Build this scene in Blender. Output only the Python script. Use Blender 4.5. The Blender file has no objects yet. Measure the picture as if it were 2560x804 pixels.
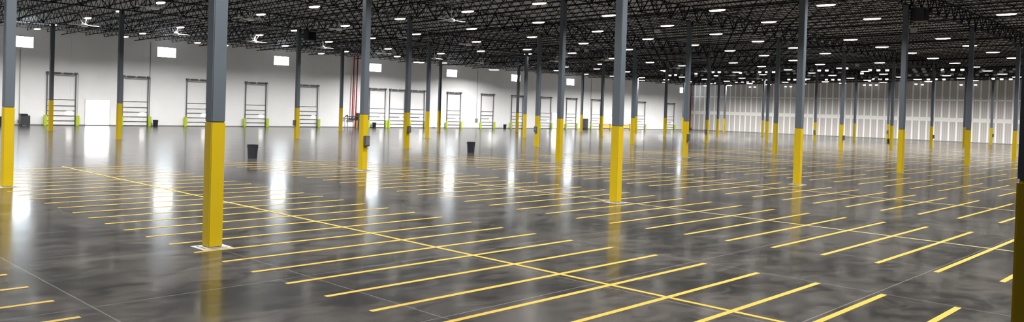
import bpy, bmesh, math, random
from mathutils import Vector, Matrix
random.seed(4)
S = bpy.context.scene
COL = S.collection
# ------------------------------------------------------------------ camera
F, CX, CY, PITCH, ROLL, YAW, EYE = 1995.82, 1280.0, 304.99, 0.015865, 0.0317420, 0.80923, 3.25
def cam_axes():
    fwd = Vector((0, math.cos(PITCH), -math.sin(PITCH))); up = Vector((0, math.sin(PITCH), math.cos(PITCH))); rt = Vector((1, 0, 0))
    r2 = rt*math.cos(ROLL) + up*math.sin(ROLL); u2 = up*math.cos(ROLL) - rt*math.sin(ROLL)
    Z = Matrix.Rotation(-YAW, 3, 'Z')
    return Z @ r2, Z @ u2, Z @ fwd
RT, UP, FW = cam_axes()
EYEP = Vector((0, 0, EYE))
def proj(p):
    d = Vector(p) - EYEP; w = d.dot(FW)
    return (CX + F*d.dot(RT)/w, CY - F*d.dot(UP)/w, w)
def ray(u, v): return RT*((u-CX)/F) - UP*((v-CY)/F) + FW
def on_floor(u, v, z=0.0):
    d = ray(u, v); t = (z-EYE)/d.z; return EYEP + d*t
def on_y(u, v, Y):
    d = ray(u, v); return EYEP + d*(Y/d.y)
def on_slope(u, v, z0, s):
    d = ray(u, v); t = (z0 + s*94.26 - EYE)/(d.z + s*d.y); return EYEP + d*t
cd = bpy.data.cameras.new('camera'); cam = bpy.data.objects.new('camera', cd); COL.objects.link(cam)
cd.sensor_fit = 'HORIZONTAL'; cd.sensor_width = 36; cd.lens = F*36/2560; cd.shift_y = -(402-CY)/2560; cd.clip_end = 500; cd.clip_start = .05
M = Matrix((RT, UP, -FW)).transposed().to_4x4(); M.translation = EYEP; cam.matrix_world = M
S.camera = cam
# ------------------------------------------------------------------ layout constants
OX, OY, LA, LB = 8.234, 16.937, 15.055, 15.464
YW, XW = 94.26, 156.0          # dock wall plane, far partition plane
YELLOW_H = 2.767
def deck_z(Y): return 10.55 + (94.26 - Y)*0.017
# ------------------------------------------------------------------ materials
def nodes(name):
    m = bpy.data.materials.new(name); m.use_nodes = True
    nt = m.node_tree; return m, nt, nt.nodes['Principled BSDF']
def N(nt, t, **k):
    n = nt.nodes.new(t)
    for a, b in k.items():
        if a in n.inputs: n.inputs[a].default_value = b
        else: setattr(n, a, b)
    return n
def mat(name, col, rough=.5, metal=0, var=.08, scale=3.0, bump=0, spec=.4):
    m, nt, b = nodes(name)
    tc = N(nt, 'ShaderNodeTexCoord'); no = N(nt, 'ShaderNodeTexNoise', Scale=scale, Detail=4.0)
    nt.links.new(tc.outputs['Object'], no.inputs['Vector'])
    r = N(nt, 'ShaderNodeMapRange'); r.inputs[3].default_value = 1-var; r.inputs[4].default_value = 1+var
    nt.links.new(no.outputs['Fac'], r.inputs[0])
    v = N(nt, 'ShaderNodeVectorMath', operation='SCALE'); v.inputs[0].default_value = col
    nt.links.new(r.outputs[0], v.inputs['Scale']); nt.links.new(v.outputs[0], b.inputs['Base Color'])
    b.inputs['Roughness'].default_value = rough; b.inputs['Metallic'].default_value = metal
    b.inputs['Specular IOR Level'].default_value = spec
    if bump:
        bp = N(nt, 'ShaderNodeBump', Strength=bump, Distance=.01); nt.links.new(no.outputs['Fac'], bp.inputs['Height']); nt.links.new(bp.outputs[0], b.inputs['Normal'])
    return m
def emit(name, col, s):
    m, nt, b = nodes(name)
    b.inputs['Base Color'].default_value = (*col, 1); b.inputs['Emission Color'].default_value = (*col, 1); b.inputs['Emission Strength'].default_value = s
    return m
def hexc(r, g, b):
    f = lambda c: ((c/255+.055)/1.055)**2.4 if c > 10 else c/255/12.92
    return (f(r), f(g), f(b))
def floor_mat():
    m, nt, b = nodes('polished_concrete')
    g = N(nt, 'ShaderNodeNewGeometry'); L = nt.links.new
    def noise(scale, det, stretch=None, dist=0.0):
        src = g.outputs['Position']
        if stretch:
            mp = N(nt, 'ShaderNodeMapping'); mp.inputs['Scale'].default_value = stretch; L(src, mp.inputs[0]); src = mp.outputs[0]
        n = N(nt, 'ShaderNodeTexNoise', Scale=scale, Detail=det, Distortion=dist); L(src, n.inputs['Vector']); return n.outputs['Fac']
    big = noise(.30, 6., None, .8); mid = noise(1.1, 8., (1, 1.7, 1), 1.2); fine = noise(14., 4.)
    def mul(a, k):
        x = N(nt, 'ShaderNodeMath', operation='MULTIPLY'); L(a, x.inputs[0]); x.inputs[1].default_value = k; return x.outputs[0]
    def add(a, c):
        x = N(nt, 'ShaderNodeMath', operation='ADD'); L(a, x.inputs[0]); L(c, x.inputs[1]); return x.outputs[0]
    mix = add(add(mul(big, .5), mul(mid, .4)), mul(fine, .1))
    cr = N(nt, 'ShaderNodeValToRGB'); L(mix, cr.inputs[0])
    e = cr.color_ramp.elements; e[0].position = .42; e[0].color = (*FLOOR_DARK, 1); e[1].position = .585; e[1].color = (*FLOOR_LIGHT, 1)
    # saw-cut joints
    sep = N(nt, 'ShaderNodeSeparateXYZ'); L(g.outputs['Position'], sep.inputs[0])
    def joint(out, per, off, w):
        a = N(nt, 'ShaderNodeMath', operation='ADD'); L(out, a.inputs[0]); a.inputs[1].default_value = 1000*per - off
        p = N(nt, 'ShaderNodeMath', operation='MODULO'); L(a.outputs[0], p.inputs[0]); p.inputs[1].default_value = per
        c = N(nt, 'ShaderNodeMath', operation='LESS_THAN'); L(p.outputs[0], c.inputs[0]); c.inputs[1].default_value = w; return c.outputs[0]
    jx = joint(sep.outputs['X'], LA/4, OX, .02); jy = joint(sep.outputs['Y'], LB/4, OY, .02)
    mx = N(nt, 'ShaderNodeMath', operation='MAXIMUM'); L(jx, mx.inputs[0]); L(jy, mx.inputs[1])
    jm = N(nt, 'ShaderNodeMixRGB'); jm.inputs[2].default_value = (.13, .125, .12, 1)
    jf = mul(mx.outputs[0], .45); L(jf, jm.inputs[0]); L(cr.outputs[0], jm.inputs[1]); L(jm.outputs[0], b.inputs['Base Color'])
    rr = N(nt, 'ShaderNodeMapRange'); rr.inputs[3].default_value = ROUGH[0]; rr.inputs[4].default_value = ROUGH[1]; L(mid, rr.inputs[0]); L(rr.outputs[0], b.inputs['Roughness'])
    b.inputs['Specular IOR Level'].default_value = SPEC
    h = add(mul(noise(1.1, 3.), 1.), mul(noise(5., 3.), .25))
    bp = N(nt, 'ShaderNodeBump', Strength=BUMP, Distance=.02); L(h, bp.inputs['Height']); L(bp.outputs[0], b.inputs['Normal']); L(bp.outputs[0], b.inputs['Coat Normal'])
    b.inputs['Coat Weight'].default_value = COAT; b.inputs['Coat Roughness'].default_value = .085; b.inputs['Coat IOR'].default_value = 1.4
    return m
def stripes_mat(name, base, line, axis, per, off, w, extra=()):
    """plain surface crossed by thin joints of another colour"""
    m, nt, b = nodes(name); g = N(nt, 'ShaderNodeNewGeometry'); L = nt.links.new
    sep = N(nt, 'ShaderNodeSeparateXYZ'); L(g.outputs['Position'], sep.inputs[0])
    no = N(nt, 'ShaderNodeTexNoise', Scale=.6, Detail=5.0); L(g.outputs['Position'], no.inputs['Vector'])
    r = N(nt, 'ShaderNodeMapRange'); r.inputs[3].default_value = .93; r.inputs[4].default_value = 1.05; L(no.outputs['Fac'], r.inputs[0])
    v = N(nt, 'ShaderNodeVectorMath', operation='SCALE'); v.inputs[0].default_value = base; L(r.outputs[0], v.inputs['Scale'])
    cur = v.outputs[0]
    for (ax, pr, of, wd, colr, k) in tuple(extra) + ((axis, per, off, w, line, 1.0),):
        a = N(nt, 'ShaderNodeMath', operation='ADD'); L(sep.outputs[ax], a.inputs[0]); a.inputs[1].default_value = 200*pr - of
        p = N(nt, 'ShaderNodeMath', operation='MODULO'); L(a.outputs[0], p.inputs[0]); p.inputs[1].default_value = pr
        c = N(nt, 'ShaderNodeMath', operation='LESS_THAN'); L(p.outputs[0], c.inputs[0]); c.inputs[1].default_value = wd
        f = N(nt, 'ShaderNodeMath', operation='MULTIPLY'); L(c.outputs[0], f.inputs[0]); f.inputs[1].default_value = k
        mx = N(nt, 'ShaderNodeMixRGB'); L(f.outputs[0], mx.inputs[0]); L(cur, mx.inputs[1]); mx.inputs[2].default_value = (*colr, 1); cur = mx.outputs[0]
    L(cur, b.inputs['Base Color']); b.inputs['Roughness'].default_value = .75
    return m
FLOOR_DARK = (.006, .0058, .0056); FLOOR_LIGHT = (.026, .0235, .021); ROUGH = (.15, .24); SPEC = .40; BUMP = .08; COAT = .16
LAMP_E = 9; WIN_E = 21; LAMP_W = 1250; SPREAD = 134
m_floor = floor_mat()
m_wall = stripes_mat('white_wall_paint', (.86, .86, .86), (.74, .74, .74), 'X', LA/2, 6.9, .04)
m_gyp = stripes_mat('gypsum_board', (.52, .495, .47), (.88, .87, .86), 'Y', 1.22, .1, .24,
    extra=(('Y', .305, .2, .06, (.32, .30, .285), .8),))
m_plain = mat('plain_wall', (.6, .59, .58), .8)
m_deck = mat('roof_deck_steel', (.30, .295, .31), .6, 0, .2, .8)
m_black = mat('black_steel', (.006, .006, .008), .7, 0, .2, 2, 0, .12)
m_girder = mat('black_girder_steel', (.005, .005, .007), .7, 0, .2, 2, 0, .12)
m_grey = mat('grey_column_paint', (.055, .067, .081), .5, 0, .05, 1.5)
m_yel = mat('yellow_column_paint', (.32, .225, .001), .5, 0, .05, 2, 0, .2)
m_line = mat('yellow_floor_paint', (.165, .105, .002), .5, 0, .12, 6, 0, .2)
m_cream = mat('faded_yellow_floor_paint', (.20, .165, .07), .5, 0, .15, 6)
m_pad = mat('pale_grout', (.13, .125, .12), .7, 0, .15, 9)
m_lamp = emit('lamp_diffuser', (1, .955, .89), LAMP_E)
m_far = emit('lit_ceiling_glow', (1, .98, .95), 1.1)  # glow put in for lit ceiling behind the far joist webs
m_dim = mat('pale_box_paint', (.45, .45, .44), .6)
m_hous = mat('lamp_housing_paint', (.30, .19, .14), .5)
m_win = emit('bright_daylight_pane', (.86, .94, 1), WIN_E)
m_open = emit('daylight_doorway', (1, 1, 1), 6)
m_vis = emit('vision_pane_daylight', (1, .98, .94), 5)
m_frame = mat('window_frame_metal', (.6, .6, .6), .5)
m_door = mat('white_door_skin', (.84, .84, .84), .5)
m_track = mat('galvanised_track', (.13, .13, .135), .5, .3)
m_track2 = mat('grey_track', (.22, .22, .22), .5, .3)
m_guard = mat('lime_track_guard', hexc(176, 192, 60), .5)
m_fan = mat('white_fan_paint', (.6, .6, .6), .4)
m_can = mat('black_bin_plastic', (.012, .013, .018), .45)
m_box = mat('dark_grey_box', (.045, .047, .052), .4)
m_red = mat('red_pipe_paint', hexc(150, 28, 32), .4)
m_tan = mat('tan_board', hexc(196, 160, 92), .6)
m_cab = mat('charcoal_cabinet_paint', (.07, .07, .07), .5)
m_cond = mat('grey_conduit', (.30, .30, .30), .5)
m_seam = mat('white_joint_compound', (.78, .77, .74), .8)
# ------------------------------------------------------------------ mesh helpers
class MB:
    def __init__(s): s.bm = bmesh.new()
    def box(s, x0, y0, z0, x1, y1, z1, bev=0, R=None):
        r = bmesh.ops.create_cube(s.bm, size=1)
        for v in r['verts']:
            v.co = Vector(((x0+x1)/2 + v.co.x*(x1-x0), (y0+y1)/2 + v.co.y*(y1-y0), (z0+z1)/2 + v.co.z*(z1-z0)))
            if R: v.co = R @ v.co
        if bev:
            es = list({e for v in r['verts'] for e in v.link_edges})
            bmesh.ops.bevel(s.bm, geom=es, offset=bev, segments=2, affect='EDGES')
        return s
    def tube(s, a, b, r, n=6, r2=None):
        a, b = Vector(a), Vector(b); d = b-a
        c = bmesh.ops.create_cone(s.bm, cap_ends=True, segments=n, radius1=r, radius2=r if r2 is None else r2, depth=d.length)
        q = d.to_track_quat('Z', 'Y').to_matrix().to_4x4(); q.translation = (a+b)/2
        bmesh.ops.transform(s.bm, matrix=q, verts=c['verts']); return s
    def bar(s, a, b, w, h):
        a, b = Vector(a), Vector(b); d = b-a
        c = bmesh.ops.create_cube(s.bm, size=1)
        for v in c['verts']: v.co = Vector((v.co.x*w, v.co.y*h, v.co.z*d.length))
        q = d.to_track_quat('Z', 'Y').to_matrix().to_4x4(); q.translation = (a+b)/2
        bmesh.ops.transform(s.bm, matrix=q, verts=c['verts']); return s
    def lathe(s, prof, n=24, sx=1, sy=1, c=(0, 0, 0)):
        rings = []
        for r, z in prof:
            rings.append([s.bm.verts.new((c[0]+sx*r*math.cos(2*math.pi*k/n), c[1]+sy*r*math.sin(2*math.pi*k/n), c[2]+z)) for k in range(n)])
        for A, B in zip(rings, rings[1:]):
            for k in range(n): s.bm.faces.new((A[k], A[(k+1) % n], B[(k+1) % n], B[k]))
        s.bm.faces.new(rings[0][::-1]); s.bm.faces.new(rings[-1]); return s
    def mesh(s, name, m, smooth=False):
        bmesh.ops.recalc_face_normals(s.bm, faces=s.bm.faces)
        me = bpy.data.meshes.new(name); s.bm.to_mesh(me); s.bm.free(); me.materials.append(m)
        if smooth:
            for p in me.polygons: p.use_smooth = True
            try: me.set_sharp_from_angle(angle=.6)
            except Exception: pass
        return me
    def build(s, name, m, parent=None, smooth=False):
        return put(name, s.mesh(name, m, smooth), parent)
def put(name, me, parent=None, loc=None):
    o = bpy.data.objects.new(name, me); COL.objects.link(o)
    if parent: o.parent = parent
    if loc is not None: o.location = loc
    return o
def tag(o, label=None, cat=None, group=None, kind=None):
    if label: o['label'] = label
    if cat: o['category'] = cat
    if group: o['group'] = group
    if kind: o['kind'] = kind
    return o
def empty(name, loc, label, cat, group=None, rz=0, kind=None):
    o = bpy.data.objects.new(name, None); COL.objects.link(o); o.location = loc; o.rotation_euler.z = rz; o.empty_display_size = .2
    return tag(o, label, cat, group, kind)
ONES = 'zeroth first second third fourth fifth sixth seventh eighth ninth tenth eleventh twelfth thirteenth fourteenth fifteenth sixteenth seventeenth eighteenth nineteenth'.split()
def nth(n):
    if n < 20: return ONES[n]
    t = {2: 'twent', 3: 'thirt', 4: 'fort'}[n//10]
    return t + 'ieth' if n % 10 == 0 else t + 'y-' + ONES[n % 10]
# ------------------------------------------------------------------ room
X0, Y0 = -22.0, -30.0
def struct(o, label, cat): return tag(o, label, cat, kind='structure')
struct(MB().box(X0, Y0, -.3, XW+.4, YW+.4, 0).build('floor', m_floor), 'polished grey concrete warehouse floor with faint saw-cut joints', 'floor')
def deck():
    b = bmesh.new(); ys = (Y0, YW+.4); vs = []
    for x in (X0, XW+.4):
        for y in ys: vs.append(b.verts.new((x, y, deck_z(y))))
        for y in ys: vs.append(b.verts.new((x, y, deck_z(y)+.2)))
    a = vs
    for f in ((0, 1, 5, 4), (2, 3, 7, 6), (0, 1, 3, 2), (4, 5, 7, 6), (0, 2, 6, 4), (1, 3, 7, 5)): b.faces.new([a[i] for i in f])
    bmesh.ops.recalc_face_normals(b, faces=b.faces)
    me = bpy.data.meshes.new('ceiling'); b.to_mesh(me); b.free(); return me
me = deck()
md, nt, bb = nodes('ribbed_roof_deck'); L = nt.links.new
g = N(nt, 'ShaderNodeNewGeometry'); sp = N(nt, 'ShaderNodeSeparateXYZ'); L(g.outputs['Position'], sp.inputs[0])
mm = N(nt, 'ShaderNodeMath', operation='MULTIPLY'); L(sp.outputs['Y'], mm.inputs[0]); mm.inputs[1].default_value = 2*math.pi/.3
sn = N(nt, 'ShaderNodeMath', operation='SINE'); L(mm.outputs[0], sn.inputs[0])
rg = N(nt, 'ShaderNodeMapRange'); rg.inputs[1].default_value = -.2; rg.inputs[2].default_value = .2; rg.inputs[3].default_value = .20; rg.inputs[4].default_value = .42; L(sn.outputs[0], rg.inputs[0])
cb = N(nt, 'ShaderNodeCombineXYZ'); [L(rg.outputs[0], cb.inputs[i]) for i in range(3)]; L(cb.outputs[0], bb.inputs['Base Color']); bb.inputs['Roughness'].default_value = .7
me.materials.append(md)
struct(put('ceiling', me), 'dark ribbed metal roof deck above the joists', 'ceiling')
struct(MB().box(X0, YW, 0, XW+.4, YW+.4, 10.6).build('wall_left', m_wall), 'long white painted dock wall with vertical panel joints', 'wall')
wb = MB().box(XW, Y0, 0, XW+.4, YW+.4, 13.2).build('wall_back', m_gyp)
struct(wb, 'far partition wall of grey gypsum board with white taped seams', 'wall')
struct(MB().box(X0, Y0-.4, 0, XW+.4, Y0, 13.2).build('wall_right', m_plain), 'plain side wall of the warehouse', 'wall')
struct(MB().box(X0-.4, Y0-.4, 0, X0, YW+.4, 13.2).build('wall_front', m_plain), 'plain wall behind the camera', 'wall')
struct(MB().box(X0, YW-.03, .0, XW, YW, .10).build('baseboard_left', m_track2), 'thin dark line along the foot of the white dock wall', 'baseboard')
struct(MB().box(XW-.03, Y0, .0, XW, YW, .12).build('baseboard_back', m_track2), 'dark gap along the foot of the gypsum wall', 'baseboard')
for n, (z0, z1) in enumerate(((3.55, 4.25), (7.25, 7.5))):
    struct(MB().box(XW-.02, Y0, z0, XW, YW, z1).build('trim_%d' % (n+1), m_seam), ('broad' if n == 0 else 'narrow')+' white horizontal taped seam across the gypsum wall', 'trim')
# ------------------------------------------------------------------ clerestory windows
for n, u in enumerate((54, 416.5, 704, 938.5, 1131, 1291, 1428, 1709)):
    c = on_y(u, {54: 103}.get(u, 130), YW); w, z0, z1 = 2.15, 8.1, 9.2
    x = c.x
    r = empty('window_%d' % (n+1), (x, YW, z0), 'bright square clerestory window high in the white dock wall, %s from the left' % nth(n+1), 'window', kind='structure')
    f = MB()
    for (a, b2, c2, d2) in ((-w/2-.06, -w/2, -.06, z1-z0+.06), (w/2, w/2+.06, -.06, z1-z0+.06)): f.box(a, -.06, c2, b2, 0, d2)
    f.box(-w/2, -.06, -.06, w/2, 0, 0).box(-w/2, -.06, z1-z0, w/2, 0, z1-z0+.06)
    f.build('window_frame', m_frame, r)
    MB().box(-w/2, -.03, 0, w/2, -.005, z1-z0).build('window_pane', m_win, r)
# ------------------------------------------------------------------ dock doors
DOORS = [(117, 186), (303, 368), (466, 520), (613, 662), (750, 792), (921, 962), (972, 1010), (1023, 1060), (1117, 1149), (1201, 1232), (1277, 1306), (1349, 1376), (1414, 1440), (1477, 1501), (1592, 1610), (1666, 1684)]
def make_door():
    r = []
    W, H, T = 2.7, 2.8, 5.6
    parts = [('door_panel', MB().box(-W/2, -.05, .02, W/2, 0, H).mesh('door_panel', m_door))]
    for z in (2.78, 2.12, 1.59, 1.05, .52, .06):
        parts.append(('horizontal_strut', MB().box(-W/2, -.13, z-.026, W/2, -.05, z+.026).mesh('horizontal_strut', m_cab)))
    for s in (-1, 1):
        parts.append(('track', MB().bar((s*(W/2+.05), -.09, 0), (s*(W/2+.05), -.12, T), .10, .09).mesh('track', m_track)))
        parts.append(('track_guard', MB().box(s*(W/2+.22)-.16, -.42, 0, s*(W/2+.22)+.16, -.2, 1.1, .02).mesh('track_guard', m_guard)))
    m = MB().tube((-W/2-.2, -.25, T), (W/2+.2, -.25, T), .03).tube((-W/2+.35, -.25, T), (-.15, -.25, T), .09, 10).tube((.15, -.25, T), (W/2-.35, -.25, T), .09, 10)
    m.box(-W/2-.15, -.38, T-.1, -W/2+.1, 0, T+.12).box(W/2-.1, -.38, T-.1, W/2+.15, 0, T+.12)
    parts.append(('spring_shaft', m.mesh('spring_shaft', m_track)))
    parts.append(('header_bar', MB().box(-W/2+.1, -.1, T-.28, W/2-.1, 0, T-.2).mesh('header_bar', m_track2)))
    parts.append(('vision_window', MB().box(.55, -.12, 1.2, 1.1, -.05, 1.56, .06).mesh('vision_window', m_vis)))
    parts.append(('lift_chain', MB().tube((W/2+.3, -.12, T), (W/2+.24, -.12, 1.2), .015, 5).mesh('lift_chain', m_track2)))
    return parts
dp = make_door()
for n, (a, b2) in enumerate(DOORS):
    xa = on_y(a, 280, YW).x; xb = on_y(b2, 280, YW).x; x = (xa+xb)/2
    if n in (1, 4): x = on_y(b2, 280, YW).x - 1.4
    r = empty('door_%d' % (n+1), (x, YW, 0), 'white sectional dock door with dark tall tracks and lime guards, %s from the left' % nth(n+1), 'dock door', kind='structure')
    for nm, me in dp: put(nm, me, r)
for n, (ul, ur, zt) in enumerate(((213, 272.5, 2.82), (1380, 1392, 2.8))):
    xa = on_y(ul, 282, YW).x; xb = on_y(ur, 300, YW).x
    r = empty('door_%d' % (len(DOORS)+n+1), ((xa+xb)/2, YW, 0), ('wide square doorway glowing with daylight between the first two dock doors' if n == 0 else 'narrow bright doorway glowing with daylight far along the dock wall'), 'doorway', kind='structure')
    w = (xb-xa)/2
    MB().box(-w, -.05, .12, w, -.01, zt).build('daylight_opening', m_open, r)
    MB().box(-w-.07, -.08, 0, -w, 0, zt+.07).box(w, -.08, 0, w+.07, 0, zt+.07).box(-w, -.08, zt, w, 0, zt+.07).build('door_frame', m_frame, r)
    MB().box(-w-.1, -.12, 0, w+.1, 0, .12).build('sill', m_track2, r)
# ------------------------------------------------------------------ columns
PX = {(0,1):(16.5,466,20,267),(1,4):(126,328,127.8,250),(1,3):(297,350,298.7,257.4),(0,0):(530,617,537.7,303.7),(2,3):(741,348,742.5,270),(3,4):(851,329,852.5,270),
(1,1):(906,425.3,910.6,285.5),(2,2):(1015.4,371.3,1018.2,281),(3,3):(1067,346,1069,278),(4,4):(1096.6,329.5,1098.3,276.4),(5,4):(1292.2,330.6,1293.5,277),(4,3):(1310.8,345.2,1312,284.8),
(3,2):(1341.7,365.3,1343.5,288.8),(2,1):(1397,404.5,1400,296.4),(6,4):(1452.8,329.5,1454,287.3),(5,3):(1502.6,342.4,1504.5,289.7),(1,0):(1537.8,505.5,1542.2,315.4),(4,2):(1580,360.3,1582.5,295),
(7,4):(1589,330.5,1590.5,290.8),(6,3):(1661.3,342.5,1663,295),(8,4):(1706.7,330.6,1708,294),(3,1):(1712.7,392.2,1715.6,303),(5,2):(1766.5,359.7,1768,299.3),(7,3):(1793.3,340.7,1795,297.6),
(9,4):(1809.4,330.6,1811,295.7),(8,3):(1905,339.4,1906.8,301),(6,2):(1916.4,355.8,1918,303.3),(4,1):(1937,385,1939.4,307.6),(2,0):(1992.4,460.7,1996.5,321.2),(7,2):(2036.6,354.4,2038,305.7),
(5,1):(2101.8,377.7,2104,311.5),(8,2):(2134.7,351.2,2137,308),(6,1):(2227.2,372,2230,314),(9,2):(2218.8,349,2220.3,310.8),(3,0):(2250,432.2,2254.5,324),(7,1):(2327.2,367.8,2330,316),(8,1):(2409.5,363,2411,318),
(4,0):(2417,416.8,2421,325.5),(9,1):(2476.7,361,2479,320),(5,0):(2535,405,2538,327.5),(0,-1):(2560,1240,2587,452)}
HW = .158
mid_n = {}
def col_meshes(top):
    k = round(top, 2)
    if k not in mid_n:
        mid_n[k] = (MB().box(-HW, -HW, YELLOW_H, HW, HW, top, .018).mesh('grey_shaft', m_grey), MB().box(-HW-.004, -HW-.004, .02, HW+.004, HW+.004, YELLOW_H, .018).mesh('yellow_sleeve', m_yel),
            MB().box(-.34, -.34, 0, .34, .34, .008).box(-.24, -.24, .008, .24, .24, .022).mesh('base_pad', m_pad),
            MB().box(-.2, -.2, top, .2, .2, top+.03).box(-.02, -HW-.10, top-.3, .02, HW+.10, top).mesh('cap_plate', m_black))
    return mid_n[k]
COLP = {}
ROWN = {4: 'the column row nearest the dock wall', 3: 'second column row from dock wall', 2: 'third column row from dock wall', 1: 'fourth column row from dock wall', 0: 'fifth column row from dock wall', -1: 'the column row nearest the camera'}
SPECIAL = {(0, 0): 'big near steel column, slate grey above deep yellow, standing on a pale pad among the stripes', (0, 1): 'grey and yellow steel column at the left edge of the floor, before the dark bins',
    (0, -1): 'nearest steel column, dark grey over ochre yellow, filling the right edge of the view', (1, 0): 'grey and bright yellow steel column rising beside the middle stripe row',
    (1, 1): 'grey and yellow steel column with a dark box strapped at waist height, before the red pipes', (2, 0): 'grey and yellow steel column on a pale square pad among the right-hand stripes'}
for (i, j), (ub, vb, ut, vt) in PX.items():
    gp = Vector((OX+i*LA, OY+j*LB, 0))
    if vb-vt > 120 and j >= 0: p = on_floor(ub, vb)
    else:
        p = gp.copy()
        a = proj((p.x, p.y, 0)); b2 = proj((p.x, p.y, YELLOW_H))
        if j == -1: du = 2542 - proj((p.x-HW, p.y+HW, YELLOW_H))[0]   # only its left edge is in the frame
        else: du = ((ub-a[0]) + (ut-b2[0]))/2
        p += Vector((RT.x, RT.y, 0)).normalized()*du*a[2]/F
    p.z = 0; COLP[(i, j)] = p
    top = round(deck_z(gp.y) - .12 - 1.15, 2)
    lab = SPECIAL.get((i, j), None)
    if not lab:
        row = sorted(k for k in PX if k[1] == j); n = row.index((i, j))+1
        lab = 'grey and yellow steel column, %s from left in %s' % (nth(n), ROWN[j])
    r = empty('steel_column', p, lab, 'column', 'steel columns carrying the roof')
    sh, ye, pd, cp = col_meshes(top)
    put('grey_shaft', sh, r); put('yellow_sleeve', ye, r); put('base_pad', pd, r); put('cap_plate', cp, r)
# boxes on columns
bxm = MB().box(-.14, -.17, 0, .14, 0, .5, .015).mesh('cabinet_body', m_box); bxd = MB().box(-.12, -.185, .04, .12, -.165, .46, .008).mesh('cabinet_cover', m_cab); bxh = MB().box(.07, -.21, .2, .095, -.18, .3).mesh('latch', m_track2)
BOX = {(1,1):('r',1.22),(2,2):('r',1.25),(3,2):('l',1.3),(2,3):('l',1.2),(3,1):('r',1.3),(5,2):('l',1.15),(7,2):('l',1.15),(5,1):('r',1.15),(9,2):('l',1.2),(7,1):('r',1.2),(9,1):('r',1.3)}
for (i, j), (sd, z) in BOX.items():
    p = COLP[(i, j)]
    row = sorted(k for k in PX if k[1] == j); n = row.index((i, j))+1
    loc = (p.x+.03, p.y-HW, z) if sd == 'r' else (p.x-HW, p.y-.02, z)
    lab = 'large dark grey control box on the near column before the red pipes' if (i, j) == (1, 1) else 'small dark box on %s column from left in %s' % (nth(n), ROWN[j])
    r = empty('control_box', loc, lab, 'box', 'dark boxes strapped to columns', 0 if sd == 'r' else -math.pi/2)
    put('cabinet_body', bxm, r); put('cabinet_cover', bxd, r); put('latch', bxh, r)
# ------------------------------------------------------------------ floor stripes
PITCH_S = 1.2555
rows = [(-1, -3.9, 4.17, 5.05+.015), (0, 7.60, 15.72, 3.93)]
for k in range(1, 13): rows.append((k, 19.0+11.38*(k-1), 27.03+11.38*(k-1), 3.96))
smesh = {}
def stripe_mesh(length):
    k = round(length, 1)
    if k not in smesh: smesh[k] = MB().box(-length/2, -.055, 0, length/2, .055, .004).mesh('floor_stripe', m_line)
    return smesh[k]
RN = {-1: 'the short left-hand stripe group', 0: 'the nearest full stripe row', 1: 'the second stripe row', 2: 'the third stripe row'}
for k, xa, xb, y1 in rows:
    if xb > XW-2: continue
    n = 0; Yend = 39.4
    for q in range(-12, 60):
        y = y1 + q*PITCH_S
        if y > Yend: break
        P = [proj((xa, y, 0)), proj((xb, y, 0)), proj(((xa+xb)/2, y, 0))]
        if not any(-250 < a[0] < 2810 and a[1] < 880 and a[2] > 1 for a in P): continue
        if k == -1 and y > 17: continue
        vis = any(-5 < a[0] < 2565 and a[1] < 806 and a[2] > 1 for a in P)
        jx = random.uniform(-.03, .03)
        o = put('floor_stripe', stripe_mesh(xb-xa), None, ((xa+xb)/2+jx, y, 0))
        if vis: n += 1
        if k <= 2 and vis: tag(o, 'yellow painted floor stripe, %s from the near end of %s' % (nth(n), RN[k]), 'floor marking', 'parking-like floor stripes')
        else: tag(o, ('pale yellow painted stripe in the %s stripe row across the floor' % nth(k+1)) if k > 2 else 'yellow painted stripe at the frame edge in the %s row' % nth(k+2), 'floor marking', 'far floor stripes row %s' % nth(k+2))
    if k >= 0:
        xc = {0: 12.22, 1: 23.9}.get(k, 23.9+11.38*(k-1))
        w = .05 if k == 0 else .03
        o = MB().box(xc-w, -8, 0, xc+w, 39.9 if k == 0 else 39.5, .0055 if k == 0 else .005).build('guide_line', m_line if k == 0 else m_cream)
        tag(o, ('long straight yellow guide line crossing the nearest stripe row' if k == 0 else 'thin pale guide line crossing the %s stripe row' % nth(k+1)), 'floor marking')
# ------------------------------------------------------------------ joist girders (along X) and joists (along Y)
DX = LA/8
def girder_parts():
    b = MB(); h = 1.15
    b.box(.2, -.09, h-.05, LA-.2, .09, h)
    t = b.mesh('top_chord', m_girder)
    c = MB().box(.2, -.08, 0, LA-.2, .08, .05).mesh('bottom_chord', m_girder)
    w = MB()
    for k in range(8):
        xm = DX*(k+.5)
        w.bar((DX*k if k else .3, 0, h-.03), (xm, 0, .03), .06, .06).bar((xm, 0, .03), (DX*(k+1) if k < 7 else LA-.3, 0, h-.03), .06, .06)
        w.bar((xm, 0, .03), (xm, 0, h-.03), .04, .04)
    return t, c, w.mesh('web', m_girder)
gt, gc, gw = girder_parts()
def in_view(p0, p1, m=160, bottom=None):
    for t in (0, .25, .5, .75, 1):
        p = Vector(p0).lerp(Vector(p1), t)
        a = proj(p)
        if a[2] > 2 and -m < a[0] < 2560+m and -m < a[1] < 804: return True
    return False
for j in range(-1, 5):
    Y = OY+j*LB; z = deck_z(Y)-.12-1.15
    for i in range(-1, 10):
        x = OX+i*LA
        L2 = LA if i < 9 else XW-x-.05
        if not in_view((x, Y, z), (x+LA, Y, z), 100): continue
        if i == 9: continue
        r = empty('roof_girder', (x, Y, z), 'black zigzag roof girder, %s span from left over %s' % (nth(i+2), ROWN[j]), 'girder', 'zigzag roof girders over the column rows')
        put('top_chord', gt, r); put('bottom_chord', gc, r); put('web', gw, r)
JH = .72
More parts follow.
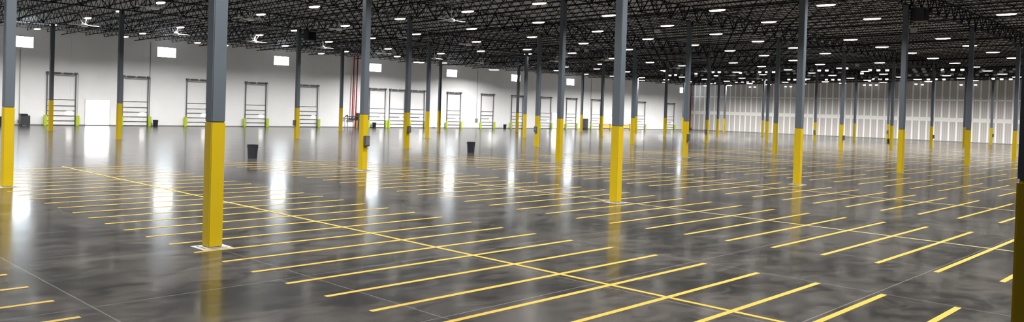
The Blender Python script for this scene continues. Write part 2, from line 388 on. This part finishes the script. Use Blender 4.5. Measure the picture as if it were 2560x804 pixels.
def joist_mesh(L):
    b = MB()
    b.box(-.06, .1, JH-.05, .06, L-.1, JH).box(-.055, .35, 0, .055, L-.35, .04)
    n = 13; s = (L-.7)/n
    for k in range(n):
        y = .35+s*k
        b.bar((0, y, .02), (0, y+s/2, JH-.03), .035, .035).bar((0, y+s/2, JH-.03), (0, y+s, .02), .035, .035)
    b.bar((0, .1, JH-.03), (0, .35, .02), .035, .035).bar((0, L-.1, JH-.03), (0, L-.35, .02), .035, .035)
    return b
jm = joist_mesh(LB).mesh('roof_joist', m_black)
cand = []
sl = math.atan(-.017)
for j in range(-2, 5):
    Y = OY+j*LB
    i = 0
    x = OX-2*LA
    while x < XW-.5:
        z = deck_z(Y)-JH-.005
        if in_view((x, Y, z), (x, Y+LB, z), 60):
            near = min(proj((x, Y+t*LB, z))[2] for t in (0, .5, 1) if proj((x, Y+t*LB, z))[2] > 0)
            cand.append((near, x, Y, z, j))
        x += DX
cand.sort()
BAYN = {-2: 'closest to the camera', -1: 'over the near right corner', 0: 'over the nearest stripes', 1: 'in the roof bay beyond the stripes', 2: 'in the middle roof bay', 3: 'in the roof bay before the dock bay', 4: 'in the roof bay beside the dock wall'}
print('joists', len(cand))
for near, x, Y, z, j in cand[:300]:
    o = put('roof_joist', jm, None, (x, Y, z)); o.rotation_euler.x = sl
    tag(o, 'black open-web roof joist %s' % BAYN[j], 'joist', 'roof joists %s' % BAYN[j])
if len(cand) > 300:
    b = bmesh.new()
    for near, x, Y, z, j in cand[300:]:
        n0 = len(b.verts); b.from_mesh(jm); b.verts.ensure_lookup_table()
        bmesh.ops.transform(b, matrix=Matrix.Translation((x, Y, z)) @ Matrix.Rotation(sl, 4, 'X'), verts=b.verts[n0:])
    me = bpy.data.meshes.new('distant_roof_joists'); b.to_mesh(me); b.free(); me.materials.append(m_black)
    tag(put('distant_roof_joists', me), 'mass of distant black roof joists near the far gypsum wall', 'joists', kind='stuff')
# bridging and sprinkler pipes
for j in range(-1, 5):
    for t in (.25, .5, .75):
        Y = OY+(j+t)*LB; z = deck_z(Y)-JH-.03
        if Y > YW-1: continue
        o = MB().box(X0+5, Y-.02, z, XW-.1, Y+.02, z+.03).build('joist_bridging', m_black)
        tag(o, 'thin black bar crossing under joists %s' % BAYN[j], 'bridging', 'joist bridging bars')
def strut_pipe(a, b2, r, m, label):
    o = MB().tube(a, b2, r, 8).build('sprinkler_pipe', m); tag(o, label, 'pipe', 'sprinkler pipes under the roof')
for k in range(0, 20):
    x = OX + (k-.5)*LA/2 + 1.25
    if x > XW-1: break
    z = lambda Y: deck_z(Y)-JH-.16
    strut_pipe((x, 6 if k > 1 else 30, z(6)), (x, YW-.6, z(YW-.6)), .045, m_black, 'black sprinkler branch pipe under the joists, %s from the left' % nth(k+1))
# ------------------------------------------------------------------ high bay lamps
al = bpy.data.lights.new('lamp_light', 'AREA'); al.shape = 'ELLIPSE'; al.size = .40; al.size_y = 1.15; al.energy = LAMP_W; al.color = (1, .982, .955); al.spread = math.radians(SPREAD)
alw = al.copy(); alw.name = 'wide_lamp_light'; alw.spread = math.radians(162); alw.energy = LAMP_W*1.1
alm = alw.copy(); alm.energy = LAMP_W*.72
def lamp_parts():
    d = MB().lathe([(.30, .0), (.52, .012), (.60, .045), (.61, .075)], 22, sx=.36, sy=1, c=(0, 0, 0)).mesh('diffuser', m_lamp, True)
    h = MB().lathe([(.625, .07), (.63, .12), (.5, .17), (.2, .19)], 22, sx=.38, sy=1).mesh('housing', m_hous, True)
    w = MB().tube((0, -.45, .17), (0, -.1, 1.0), .008, 4).tube((0, .45, .17), (0, .1, 1.0), .008, 4).mesh('hanging_wires', m_track)
    return d, h, w
ld, lh, lw = lamp_parts()
LP = [(401,9),(219,47),(300,30),(133,64),(93,74),(451,70),(357,85),(313,93.5),(494,108),(652,38),(786,19),(863,66),(649,89),(738,78),(713,116),(822,106),(864,130),(803,135),(563,115),(1000,49),(1169,31),(1348,11),(1041,87),(1179,74),(1346,58),(1522,41),(1668,66),(1793,28),(2065,15),(970,123),(1191,106),(1330,94),(1494,80),(993,142),(1102,135),(1202,129),(1459,110),(1318,125),(1430,134),(1570,125),(1620,99),(1790,87),(1922,57),(2180,49),(2516,38),(1734,114),(1895,105),(2126,101),(2357,98),(2205,119),(1985,121),(1825,128),(1910,140),(1984,152),(2063,135),(2276,134),(2332,147),(2424,116),(2482,132),(2532,146),
 (1705,165),(1833,158),(1904,167),(1907,187.5),(1762,198.5),(1817,203.5),(1855,196),(1874,209),(1705,193),(1793,190),(1841,181),(2050,162),(1970,175),(2030,183),(2081,189),(2063,205),(2102,171),(2199,158),(2163,179),(2209,186),(2126,196),(2250,193),(1963,206),(2387,159),(2437,168.5),(2469,178),(2294,199),(2506,186),(1413,168),(1392,177),(1503,161),(1492,173),(1464,186),(1532,147),(1625,157),(1567,180),(1532,191),(1660,177),(1110,158),(929,97),(1041,156),(1053,157),(1230,175),(1240,175.5),(1320,136)]
pos = []
for u, v in LP:
    P = on_slope(u, v, 9.0, .02)
    if P.x > XW-1 or P.y > YW-.6:
        P = on_slope(u, v, 9.35, .02)
        if P.x > XW-1 or P.y > YW-.6: continue
    for c0 in COLP.values():      # keep lamps clear of the columns
        if (P.xy-c0.xy).length < 1.3:
            d = (P-EYEP).normalized(); P = EYEP + d*((P-EYEP).length+1.6)
    pos.append((P, True))
YL = [83.3, 78.2, 70, 63.2, 56, 49, 41.8, 35, 27.6, 20.9, 13.3, 6, -1.3, -8.6, -16, -23]
for y in YL:
    for k in range(-4, 21):
        x = 23.0 + (k-2)*7.55 if False else 0.5 + k*7.55
        P = Vector((x, y, 9.0+.02*(94.26-y)))
        a = proj(P)
        if x < X0+2 or x > XW-1.5 or any((P-q).length < 5 for q, _ in pos): continue
        if a[2] > 0 and -20 < a[0] < 2580 and -14 < a[1] < 804 and not (x > 122 or x > 92 and y > 76): continue  # drops in-view lamps, except extra ones added to brighten the far walls
        if y < 14 and x < 4 or y < -9 or x > 146.5: continue
        pos.append((P, False))
print('lamps', len(pos))
YR = [83, 78, 70, 63.3, 56.3, 49.2, 41.8, 35, 27.6, 20.9, 13.2]
byrow = {}
for P, seen in pos:
    if seen: byrow.setdefault(min(range(len(YR)), key=lambda k: abs(YR[k]-P.y)), []).append(P)
for k in byrow: byrow[k].sort(key=lambda p: p.x)
for P, seen in pos:
    if seen:
        k = min(range(len(YR)), key=lambda k: abs(YR[k]-P.y)); n = byrow[k].index(P)+1
        lab = 'glowing oval high bay lamp, %s from left in %s lamp row from dock wall' % (nth(n), nth(k+1))
    else: lab = 'glowing oval high bay lamp, outside the view or added to brighten the far end'
    r = empty('high_bay_lamp', P, lab, 'lamp', 'oval high bay lamps under the roof')
    put('diffuser', ld, r); put('lamp_light', (alw if P.x > 62 else alm) if P.y > 76 else alm if P.x > 118 else al, r, (0, 0, -.01))
    put('housing', lh, r); w = put('hanging_wires', lw, r); w.scale.z = max(.6, (deck_z(P.y)-JH-P.z))
# glowing boxes added to stand in for lit ceiling seen through joist webs
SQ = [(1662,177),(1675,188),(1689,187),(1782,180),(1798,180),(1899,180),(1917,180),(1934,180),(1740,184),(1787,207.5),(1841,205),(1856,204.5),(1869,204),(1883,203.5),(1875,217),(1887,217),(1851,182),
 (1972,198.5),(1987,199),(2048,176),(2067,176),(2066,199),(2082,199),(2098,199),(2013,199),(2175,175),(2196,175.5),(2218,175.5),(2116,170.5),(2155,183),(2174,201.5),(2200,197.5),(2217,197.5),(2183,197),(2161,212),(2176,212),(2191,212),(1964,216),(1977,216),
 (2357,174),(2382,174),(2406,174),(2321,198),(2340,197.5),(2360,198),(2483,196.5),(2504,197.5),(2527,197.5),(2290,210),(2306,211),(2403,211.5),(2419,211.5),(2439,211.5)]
DIM = [(2030,176),(2285,174),(2308,173),(2332,173),(2510,174),(2537,173),(2458,174),(2289,179),(2311,179),(2357,179),(2452,179),(2503,179),(2528,179),(2274,188),(2294,188),(2316,187),(2355,187),(2380,186),(2401,186),(2443,187),(2467,187),(2489,187),(2380,197),(2023,188),(2037,190),(2056,188),(2080,180),(2099,181),(1984,177),(1970,184),(1987,183),(2156,193),(2174,193),(2191,193),(1704,187),(1740,190),(1755,188),(1782,197),(1815,180),(1828,188),(1864,180),(1881,180),(1895,184),(1868,185),(1836,201),(1897,204),(1911,201)]
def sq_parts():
    return MB().box(-.13, -.23, -.14, .13, .23, .14, .04).mesh('lens', m_far), MB().box(-.16, -.26, .11, .16, .26, .18).mesh('standin_back', m_black)  # glowing box with dark back, stand-in for a lit ceiling patch
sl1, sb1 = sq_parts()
dimm = MB().box(-.13, -.23, -.13, .13, .23, .13, .03).mesh('dim_ceiling_patch', m_dim)  # pale box added as a faintly lit ceiling patch, hung from nothing
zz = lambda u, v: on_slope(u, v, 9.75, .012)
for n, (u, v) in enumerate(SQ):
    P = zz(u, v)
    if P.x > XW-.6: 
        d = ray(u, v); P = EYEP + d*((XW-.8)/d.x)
    r = empty('lit_ceiling_standin', P, 'tiny glowing stand-in for bright lit ceiling seen through the far roof joists', 'lit patch', 'stand-ins for lit ceiling among the far joists')
    put('lens', sl1, r); put('standin_back', sb1, r)
for n, (u, v) in enumerate(DIM):
    P = zz(u, v)
    if P.x > XW-.6:
        d = ray(u, v); P = EYEP + d*((XW-.8)/d.x)
    tag(put('dim_ceiling_standin', dimm, None, P), 'dim grey stand-in for faintly lit ceiling among the far roof joists', 'fixture', 'stand-ins for faintly lit ceiling among the far joists')
# ------------------------------------------------------------------ ceiling fans
def fan_parts():
    bl = MB().box(.2, -.07, -.012, 1.3, .07, .012, .01).mesh('blade', m_fan)
    hub = MB().lathe([(.12, -.12), (.24, -.1), (.26, .05), (.12, .12)], 16).mesh('hub', m_fan, True)
    st = [MB().bar((math.cos(a)*.1, math.sin(a)*.1, .1), (math.cos(a)*.4, math.sin(a)*.4, .6), .03, .03).mesh('support_strut', m_fan) for a in (.8, .8+math.pi/2, .8+math.pi, .8+1.5*math.pi)]
    rod = MB().tube((0, 0, .1), (0, 0, 1.25), .025, 8).mesh('drop_rod', m_track)
    return bl, hub, st, rod
fb, fh, fs, fr = fan_parts()
FP = [(211,63),(389,20),(440,85),(626,48),(636,104),(848,73),(807,119),(960,133),(1022,94),(1086,146),(1172,111),(1205,157),(1128,50),(1415,141),(1392,153),(1518,150),(1696,170),(1765,178),(1835,188),(1895,196)]
fpos = sorted([on_slope(u, v, 8.4, .02) for u, v in FP], key=lambda p: proj(p)[0])
for n, P in enumerate(fpos):
    if P.y > YW-2: P.y = YW-2
    r = empty('ceiling_fan', P, 'white ceiling fan with long thin blades, %s from the left under the roof' % nth(n+1), 'ceiling fan', 'white ceiling fans', rz=.05)
    put('hub', fh, r); rr = put('drop_rod', fr, r)
    for a in range(4):
        b2 = put('blade', fb, r); b2.rotation_euler = (.12, 0, a*math.pi/2)
    for s in fs: put('support_strut', s, r)
# ------------------------------------------------------------------ bins, cabinets, wall things
def bin_parts(h, rt, rb, n=20):
    body = MB().lathe([(rb, 0), (rt*.97, h*.93), (rt, h*.93), (rt, h*.97), (rt*.9, h*.97), (rb*.85, .04)], n).mesh('bin_body', m_can, True)
    rim = MB().lathe([(rt*1.0, h*.95), (rt*1.05, h*.96), (rt*1.05, h), (rt*.93, h), (rt*.93, h*.96)], n).mesh('rim', m_can, True)
    hd = MB().box(rt*.95, -.06, h*.80, rt*1.12, .06, h*.84).box(-rt*1.12, -.06, h*.80, -rt*.95, .06, h*.84).mesh('handles', m_can)
    return body, rim, hd
bp = bin_parts(.78, .31, .255)
for (u, v, sc, lab) in ((631, 395, 1.0, 'black round bin standing alone on the open floor left of centre'), (1177, 381, 1.0, 'black round bin standing alone on the open floor near the centre'),
    (388.5, 315, .95, 'small black bin against the dock wall right of the second dock door'), (935.5, 318.8, .95, 'small black bin before the sixth dock door by the red pipes'),
    (1262, 320.5, .9, 'small black bin at the dock wall between the tenth and eleventh doors'), (1097, 319.2, .95, 'black bin against the dock wall behind a yellow column'),
    (2222, 358, .9, 'small black bin standing at the foot of a far right column'), (3.0, 311, 1.15, 'black bin at the left edge of the view, half behind a column')):
    P = on_floor(u, v)
    if P.y > YW-.5 or v < 325 and u < 2000: P = on_y(u, v, YW-.75); P.z = 0
    r = empty('trash_bin', P, lab, 'bin', 'black round bins', rz=-.8); r.scale = (sc, sc, sc)
    for nm, me in zip(('bin_body', 'rim', 'handles'), bp): put(nm, me, r)
# rolling dark container at far left
P = on_y(61, 311, YW-1.2)
r = empty('wheeled_bin', (P.x, P.y, 0), 'large dark wheeled bin with stepped lid against the dock wall, left of the first door', 'bin')
MB().box(-.42, -.4, .1, .42, .4, 1.05, .03).build('bin_body', m_box, r); MB().box(-.44, -.42, 1.05, .2, .42, 1.22, .02).build('lid', m_can, r)
for sx in (-.34, .34):
    MB().tube((sx-.03, -.3, .08), (sx+.03, -.3, .08), .08, 12).build('wheel', m_can, r); MB().tube((sx-.03, .3, .08), (sx+.03, .3, .08), .08, 12).build('wheel', m_can, r)
# fire riser
xr = on_y(877.5, 250, YW).x; xr2 = on_y(886.5, 250, YW).x
r = empty('sprinkler_riser', (xr, YW-.35, 0), 'twin red sprinkler riser pipes with dark valves climbing the dock wall', 'pipes')
MB().tube((0, 0, 1.1), (.12, 0, 10.1), .085, 12).build('red_pipe', m_red, r); MB().tube((xr2-xr, 0, .3), (xr2-xr+.12, 0, 10.1), .085, 12).build('red_pipe', m_red, r)
MB().tube((-.9, -.05, 1.55), (xr2-xr+.12, -.05, 1.55), .06, 10).tube((-.5, -.05, 1.2), (xr2-xr+.1, -.05, 1.2), .11, 10).build('manifold', m_cab, r)
for q in (-.75, .0, xr2-xr): MB().lathe([(.05, -.05), (.2, -.03), (.2, .03), (.05, .05)], 14, c=(q, -.35, 1.55)).tube((q, -.35, 1.5), (q, -.05, 1.5), .02).build('valve_wheel', m_cab, r)
MB().tube((-.75, 0, 0), (-.75, 0, 1.5), .045, 8).build('support_leg', m_cab, r); MB().tube((xr2-xr, 0, 0), (xr2-xr, 0, .4), .12, 10).build('drain_foot', m_red, r)
MB().tube((-1.15, -.05, 1.55), (-.75, -.05, 1.7), .09, 10).build('hose_outlet', m_cab, r)
for q, lab in ((.3, 'short yellow bollard beneath the red riser pipes'),):
    o = empty('bollard', (xr+q+.1, YW-1.0, 0), lab, 'bollard'); MB().tube((0, 0, 0), (0, 0, .95), .09, 12).build('post', m_tan, o); MB().lathe([(.09, 0), (.07, .05), (.02, .08)], 12, c=(0, 0, .95)).build('domed_cap', m_tan, o)
xc = max(on_y(896, 300, YW).x, xr2+.85)
r = empty('electrical_cabinet', (xc, YW, 0), 'tall charcoal cabinet beside the red riser pipes', 'cabinet')
MB().box(-.62, -.5, 0, .62, -.05, 2.05, .02).build('cabinet_body', m_cab, r)
for s in (-1, 1): MB().box(s*.31-.28, -.53, .1, s*.31+.28, -.5, 1.95, .01).build('door', m_box, r)
o = empty('bollard', (xc-.05, YW-1.0, 0), 'slim yellow bollard in front of the charcoal cabinet', 'bollard'); MB().tube((0, 0, 0), (0, 0, 1.1), .08, 12).build('post', m_yel, o); MB().lathe([(.08, 0), (.06, .05), (.02, .07)], 12, c=(0, 0, 1.1)).build('domed_cap', m_yel, o)
xc = on_y(1461, 310, YW).x
r = empty('storage_cabinet', (xc, YW, 0), 'narrow dark cabinet against the dock wall between the thirteenth and fourteenth doors', 'cabinet')
MB().box(-.5, -.5, .05, .5, -.05, 1.95, .02).build('cabinet_body', m_cab, r); MB().box(-.46, -.53, .1, .46, -.5, 1.9, .01).build('door', m_box, r); MB().box(-.48, -.45, 0, .48, -.02, .05).build('plinth', m_can, r)
# conduits
for u, v0, v1, lab, bx in ((47, 122, 300, 'thin grey conduit dropping below the first clerestory window to a dark box', .14), (372, 104, 300, 'thin grey conduit running down the dock wall right of the second door', .08), (1190.5, 172, 296, 'grey conduit running down to a grey switch box right of the ninth door', .3), (1475, 195, 305, 'grey conduit down the dock wall beside the fourteenth door', .1), (1437+93, 205, 288, 'thin grey conduit between the last dock doors', .1)):
    a = on_y(u, v1, YW); t = on_y(u, v0, YW)
    r = empty('wall_conduit', (a.x, YW-.04, a.z), lab, 'conduit')
    MB().tube((0, 0, 0), (0, 0, t.z-a.z), .035, 8).build('pipe', m_cond, r)
    MB().box(-bx*.8, -.1, -bx*2, bx*.8, .03, 0, .01).build('junction_box', m_track2, r)
# red pipe at far corner
P = on_y(1729, 300, YW-.6)
r = empty('corner_riser', (min(P.x, XW-.6), YW-.6, 0), 'dull red vertical pipe in the far corner beside the gypsum wall', 'pipe')
MB().tube((0, 0, 0), (0, 0, 10.1), .16, 12).build('pipe', mat('dull_red_pipe', hexc(96, 40, 40), .5), r); MB().tube((-1.6, 0, 5.7), (0, 0, 5.7), .09, 10).build('side_branch', m_cab, r); MB().box(-.3, -.3, 0, .3, .3, .5, .03).build('pump_base', m_cab, r)
# yellow guard by the wall
xa = on_y(1499, 318, YW-3).x; xb = on_y(1574, 318, YW-3).x
r = empty('guard_barrier', (xa, YW-3, 0), 'long low yellow steel guard barrier with tan boards by the far dock wall', 'barrier')
Lg = xb-xa
MB().box(0, -.05, .86, Lg, .07, 1.0, .02).build('top_rail', m_yel, r); MB().box(0, -.05, .16, Lg, .07, .3, .02).build('bottom_rail', m_cab, r); MB().box(.1, -.02, .3, Lg-.1, .04, .86).build('infill_board', m_tan, r)
for q in (0, Lg/3, 2*Lg/3, Lg): MB().box(q-.12, -.12, 0, q+.12, .12, 1.15, .02).build('post', m_yel, r)
# unit heaters and boxes under the roof
for (i, j), sd in {(3, 0): .75, (2, 3): .75}.items():
    p = COLP[(i, j)]; z = deck_z(p.y)-1.27
    r = empty('unit_heater', (p.x+.75, p.y-.55, z-1.0), 'black square heater box hanging beside a column top %s' % ('at upper right' if j == 0 else 'at upper left'), 'heater')
    MB().box(-.42, -.42, 0, .42, .42, .85, .03).build('casing', m_can, r); MB().box(-.36, -.45, .08, .36, -.42, .77).build('louvre', m_black, r)
    for s in (-.3, .3): MB().tube((s, 0, .85), (s, 0, 1.2), .015, 5).build('hanger_rod', m_black, r)
for n, (u, v) in enumerate(((2307, 20), (2284, 75), (1643, 77), (1443, 123), (1466, 126), (2143, 163))):
    P = on_slope(u, v, 9.6, .017)
    r = empty('ceiling_junction_box', P, ['pale grey box high beside the black heater at upper right', 'dim grey box below the black heater at upper right', 'pale grey box under the roof right of the central column', 'small grey box under the roof joists left of centre', 'small grey box beside its twin under the middle joists', 'small dim grey box among the far joists'][n], 'box')
    MB().box(-.16, -.22, -.17, .16, .22, .17, .02).build('box_body', m_dim if n in (0, 2) else m_cond, r); MB().tube((0, 0, .17), (0, 0, .5), .02, 6).build('hanger_rod', m_black, r)
# ------------------------------------------------------------------ light and colour
w = bpy.data.worlds.new('world'); S.world = w; w.use_nodes = True
w.node_tree.nodes['Background'].inputs[0].default_value = (.5, .5, .5, 1); w.node_tree.nodes['Background'].inputs[1].default_value = .02
vs = S.view_settings; vs.view_transform = 'Standard'; vs.look = 'None'; vs.gamma = 1; vs.exposure = 0; vs.use_curve_mapping = False
c = S.cycles; c.use_denoising = True; c.max_bounces = 7; c.diffuse_bounces = 4; c.glossy_bounces = 3; c.adaptive_threshold = .03; c.sample_clamp_indirect = 8; c.use_light_tree = True
